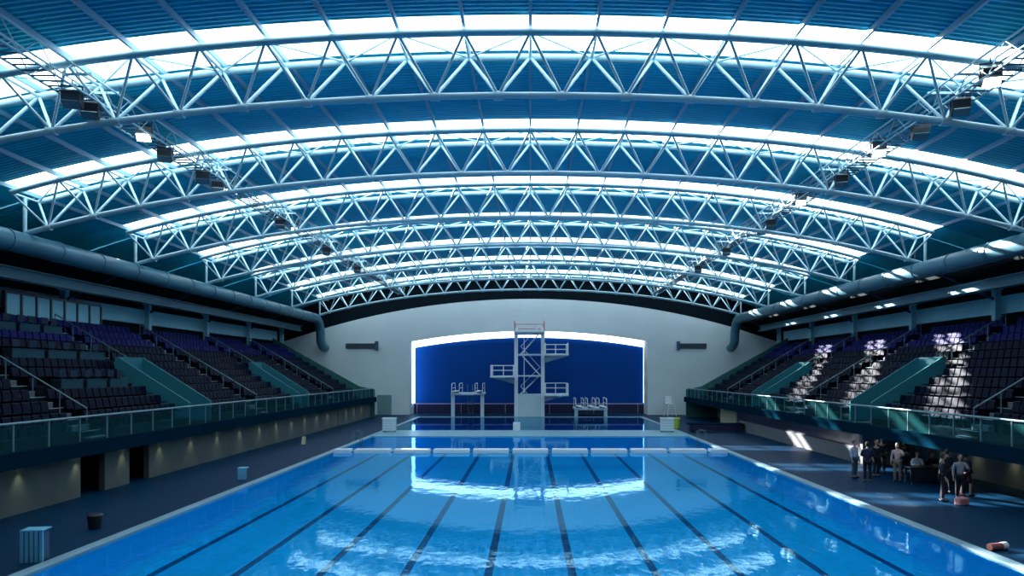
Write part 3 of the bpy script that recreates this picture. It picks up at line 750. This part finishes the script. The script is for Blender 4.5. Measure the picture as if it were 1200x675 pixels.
def pose(kind):
    P = dict(pel=(0,0,.95), spine=(0,.01,1.12), chest=(0,0,1.32), neck=(0,.01,1.47), head=(0,-.01,1.56))
    for s, n in ((-1, 'L'), (1, 'R')):
        P.update({'hip'+n: (s*.09,0,.9), 'knee'+n: (s*.1,-.02,.5), 'ank'+n: (s*.105,.03,.09), 'toe'+n: (s*.12,-.13,.04),
                  'sh'+n: (s*.175,.01,1.4), 'el'+n: (s*.235,.03,1.13), 'wr'+n: (s*.25,-.05,.89)})
    if kind == 'stride': P['kneeL'] = (-.1,-.12,.52); P['ankL'] = (-.1,-.1,.09); P['toeL'] = (-.11,-.27,.04); P['ankR'] = (.1,.16,.1); P['toeR'] = (.11,.0,.04); P['kneeR'] = (.1,.05,.5)
    if kind == 'fold': P['elL'] = (-.25,-.02,1.14); P['elR'] = (.25,-.02,1.14); P['wrL'] = (-.04,-.2,1.16); P['wrR'] = (.05,-.17,1.2)
    if kind == 'hip': P['elR'] = (.36,.06,1.17); P['wrR'] = (.19,-.06,1.0)
    if kind == 'point': P['elR'] = (.26,-.16,1.2); P['wrR'] = (.2,-.36,1.3)
    if kind == 'sit':
        d = -.43
        for k in ('pel','spine','chest','neck','head','shL','shR','hipL','hipR'): P[k] = (P[k][0], P[k][1], P[k][2]+d)
        for s, n in ((-1,'L'),(1,'R')):
            P['knee'+n] = (s*.13,-.44,.5); P['ank'+n] = (s*.13,-.42,.1); P['toe'+n] = (s*.14,-.58,.05)
            P['el'+n] = (s*.24,-.08,.72); P['wr'+n] = (s*.15,-.32,.76)
    return P
def person(label, loc, rz_, kind, top_c, leg_c, hair_c, scale=1., longhair=False, skin_c=(.5,.3,.22), shorts=False):
    P = pose(kind); t = thing('person', label, 'person', loc, rz_)
    t.scale = (scale,)*3
    N = dict(pel=(P['pel'], .12), spine=(P['spine'], (.115,.095)), chest=(P['chest'], (.14,.10)), neck=(P['neck'], .055), head=(P['head'], .055))
    Lk = [('pel','spine'),('spine','chest'),('chest','neck'),('neck','head')]
    for n in 'LR':
        s = -1 if n == 'L' else 1
        N.update({'hip'+n:(P['hip'+n],.085),'knee'+n:(P['knee'+n],.058),'ank'+n:(P['ank'+n],.038),'toe'+n:(P['toe'+n],.032),
                  'sh'+n:(P['sh'+n],.055),'el'+n:(P['el'+n],.04),'wr'+n:(P['wr'+n],.026)})
        e = Vector(P['el'+n]); w_ = Vector(P['wr'+n]); d = (w_-e).normalized(); pm = w_+d*.075
        side = d.cross(Vector((s*1., .2, .1))).normalized()
        N['palm'+n] = (tuple(pm), (.034,.018)); Lk += [('pel','hip'+n),('hip'+n,'knee'+n),('knee'+n,'ank'+n),('ank'+n,'toe'+n),('chest','sh'+n),('sh'+n,'el'+n),('el'+n,'wr'+n),('wr'+n,'palm'+n)]
    NB_ = {k: (v[0], tuple(q*.8 for q in v[1]) if isinstance(v[1], tuple) and k in ('spine','chest') else (v[1]*.8 if k == 'pel' else v[1])) for k, v in N.items()}
    vs, fs = skin_mesh(NB_, Lk, 'pel'); b = MB(); b.add(vs, fs, True)
    for n in 'LR':          # fingers: short bent chains rooted in the palm, and a thumb from its side
        s = -1 if n == 'L' else 1
        e = Vector(P['el'+n]); w_ = Vector(P['wr'+n]); d = (w_-e).normalized(); pm = w_+d*.06
        side = Vector((0, -1, 0)); side = (side-d*side.dot(d)).normalized(); inn = d.cross(side).normalized()
        if inn.x*s > 0: inn = -inn
        for i, ln in enumerate((.07, .082, .076, .06)):
            p0 = pm+side*(.03-.02*i)+d*.0; p1 = p0+d*(.035+ln*.4)+inn*.006; p2 = p1+d*ln*.35+inn*.018; p3 = p2+d*ln*.2+inn*.022
            b.path([p0, p1, p2, p3], .0085, 6)
        q = w_+d*.03+side*.022; b.path([q, q+side*.03+d*.025, q+side*.035+d*.055+inn*.01], .010, 6)
    h = Vector(P['head'])+Vector((0, -.015, .085))
    b.ell(h, (.076, .095, .118), 16, 12); b.ell(h+Vector((0, -.02, -.055)), (.055, .07, .06), 12, 8)
    b.add([h+Vector(v) for v in ((0,-.092,.018),(-.014,-.088,-.022),(.014,-.088,-.022),(0,-.118,-.022),(0,-.085,-.03))], [(0,1,3),(0,3,2),(1,4,3),(3,4,2),(0,2,4,1)])
    for s in (-1, 1): b.ell(h+Vector((s*.077, .005, -.005)), (.012, .022, .032), 8, 6)
    b.build('body', mat('skin', skin_c, .5), t)
    f = MB()
    for s in (-1, 1): f.ell(h+Vector((s*.03, -.085, .008)), (.013, .008, .008), 8, 6); f.box(h.x+s*.03-.018, h.x+s*.03+.018, h.y-.094, h.y-.086, h.z+.026, h.z+.032)
    f.box(h.x-.024, h.x+.024, h.y-.092, h.y-.084, h.z-.058, h.z-.05)
    f.build('face', mat('eyes_and_mouth', (.05, .02, .02), .4), t)
    hm = MB(); vs = []; 
    hm.ell(h+Vector((0, .018, .018)), (.086, .098, .115), 16, 12)
    hm.v = [(x, y, z) if not (y < h.y-.04 and z < h.z+.06) else (x, h.y-.04, z) for x, y, z in hm.v]
    if longhair: hm.ell(h+Vector((0, .07, -.1)), (.075, .04, .15), 12, 8)
    hm.build('hair', mat('hair', hair_c, .6), t)
    # clothes: slightly fuller skins over the same joints
    K = 1.16
    def grow(keys, k=K, add=.008): return {q: (N[q][0], tuple(v*k+add for v in N[q][1]) if isinstance(N[q][1], tuple) else N[q][1]*k+add) for q in keys}
    A = grow(['pel','spine','chest','shL','shR','elL','elR']); A['nk'] = (tuple(Vector(P['neck'])+Vector((0,0,.005))), .068); A['pel'] = (tuple(Vector(P['pel'])-Vector((0,0,.04))), .135)
    lk = [('pel','spine'),('spine','chest'),('chest','nk')]
    for n in 'LR':
        A['fo'+n] = (tuple(Vector(P['el'+n]).lerp(Vector(P['wr'+n]), .85)), .036); lk += [('chest','sh'+n),('sh'+n,'el'+n),('el'+n,'fo'+n)]
    vs, fs = skin_mesh(A, lk, 'pel'); MB().add(vs, fs, True).build('shirt', mat('shirt', top_c, .8, var=.15, scale=12), t)
    B = grow(['pel','hipL','hipR','kneeL','kneeR'], 1.14); lk = []
    for n in 'LR':
        lk += [('pel','hip'+n),('hip'+n,'knee'+n)]
        if not shorts: B['an'+n] = (tuple(Vector(P['ank'+n])+Vector((0,0,.02))), .055); lk.append(('knee'+n,'an'+n))
    vs, fs = skin_mesh(B, lk, 'pel'); MB().add(vs, fs, True).build('shorts' if shorts else 'trousers', mat('trousers', leg_c, .8, var=.15, scale=12), t)
    for n in 'LR':
        a = Vector(P['ank'+n]); c = Vector(P['toe'+n]); s_ = MB(); s_.ell((a+c)/2+Vector((0, .01, -(a.z+c.z)/2+.055)), (.058, .155, .055), 12, 8)
        s_.build('shoe', M['black'], t)
    return t
DK = (.006, .008, .02); NV = (.008, .012, .06); WH = (.5, .56, .66); HR = (.02, .012, .01)
person('person in a pale blue shirt and teal trousers at the left end of the group', (15.15, 33.9, .04), .5, 'stand', (.42,.52,.68), (.03,.1,.16), HR)
person('person in dark navy clothes standing second from the left of the group', (15.15, 32.6, .04), 2.7, 'fold', NV, DK, HR, 1.03)
person('person in black standing behind the one in navy', (16.35, 34.3, .04), .3, 'stand', DK, DK, (.01,.01,.01))
person('person in black with hand on hip, beside the table end', (17.25, 35.6, .04), -.3, 'hip', DK, DK, HR)
person('person in a pale pink top and beige trousers standing mid group', (16.55, 32.7, .04), -.6, 'point', (.5,.36,.38), (.22,.17,.15), (.03,.02,.02), 1., True)
person('person in black standing right of the one in pale pink', (17.55, 34.1, .04), .1, 'fold', DK, NV, HR)
person('person in a white shirt sitting behind the black table', (17.65, 33.1, .04), -.2, 'sit', (.55,.62,.7), DK, HR)
person('person in black sitting behind the right end of the table', (18.35, 33.1, .04), .1, 'sit', DK, DK, (.03,.02,.01))
person('person in black standing right of the table, facing the wall', (17.0, 29.6, .04), 2.9, 'stand', DK, DK, HR, 1.02)
person('tall person in black standing nearest the pool at right', (15.75, 27.7, .04), 1.2, 'hip', DK, DK, (.01,.01,.01), 1.05)
person('person in a grey and white top bending an arm, right of the tall person', (16.65, 28.1, .04), -.3, 'point', (.25,.28,.34), DK, HR, 1., True)
person('person in dark red shorts and black top walking at the right end', (17.3, 28.8, .04), 1.8, 'stride', DK, (.12,.01,.02), HR, 1.0, False, (.5,.3,.22), True)
def chair(loc, rz_, label):
    t = thing('folding_chair', label, 'chair', loc, rz_, 'chairs behind the black table')
    MB().box(-.22, .22, -.22, .2, .40, .43).build('seat', M['black'], t, bevel=.01)
    MB().box(-.2, .2, .2, .23, .55, .85).build('backrest', M['black'], t, bevel=.01)
    for x in (-.2, .2):
        MB().tube((x, -.2, 0), (x, -.18, .4), .015, 6).build('leg', M['rail'], t); MB().tube((x, .24, 0), (x, .21, .85), .015, 6).build('leg', M['rail'], t)
chair((17.65, 33.12, .04), -.2, 'black chair under the person in the white shirt'); chair((18.35, 33.12, .04), .1, 'black chair under the seated person in black')
t = thing('officials_table', 'long black cloth-covered officials table in front of the seated people', 'table', (17.75, 32.15, .04))
MB().box(-1.1, 1.1, -.35, .35, .72, .76).build('tabletop', M['black'], t, bevel=.01)
MB().box(-1.08, 1.08, -.34, -.32, .12, .72).build('cloth_front', M['black'], t)
for x in (-1, 1):
    for y in (-.28, .28): MB().tube((x, y, 0), (x, y, .72), .025, 8).build('leg', M['rail'], t)
t = thing('holdall', 'pale pink and red bag on the deck beside the tall person', 'bag', (16.0, 26.9, .04), .4)
MB().box(-.25, .25, -.14, .14, 0, .3).build('body', mat('pink_bag', (.6, .25, .28), .6), t, bevel=.06); MB().path([(-.12, 0, .28), (-.1, 0, .42), (.1, 0, .42), (.12, 0, .28)], .015, 6).build('handle', M['red'], t)
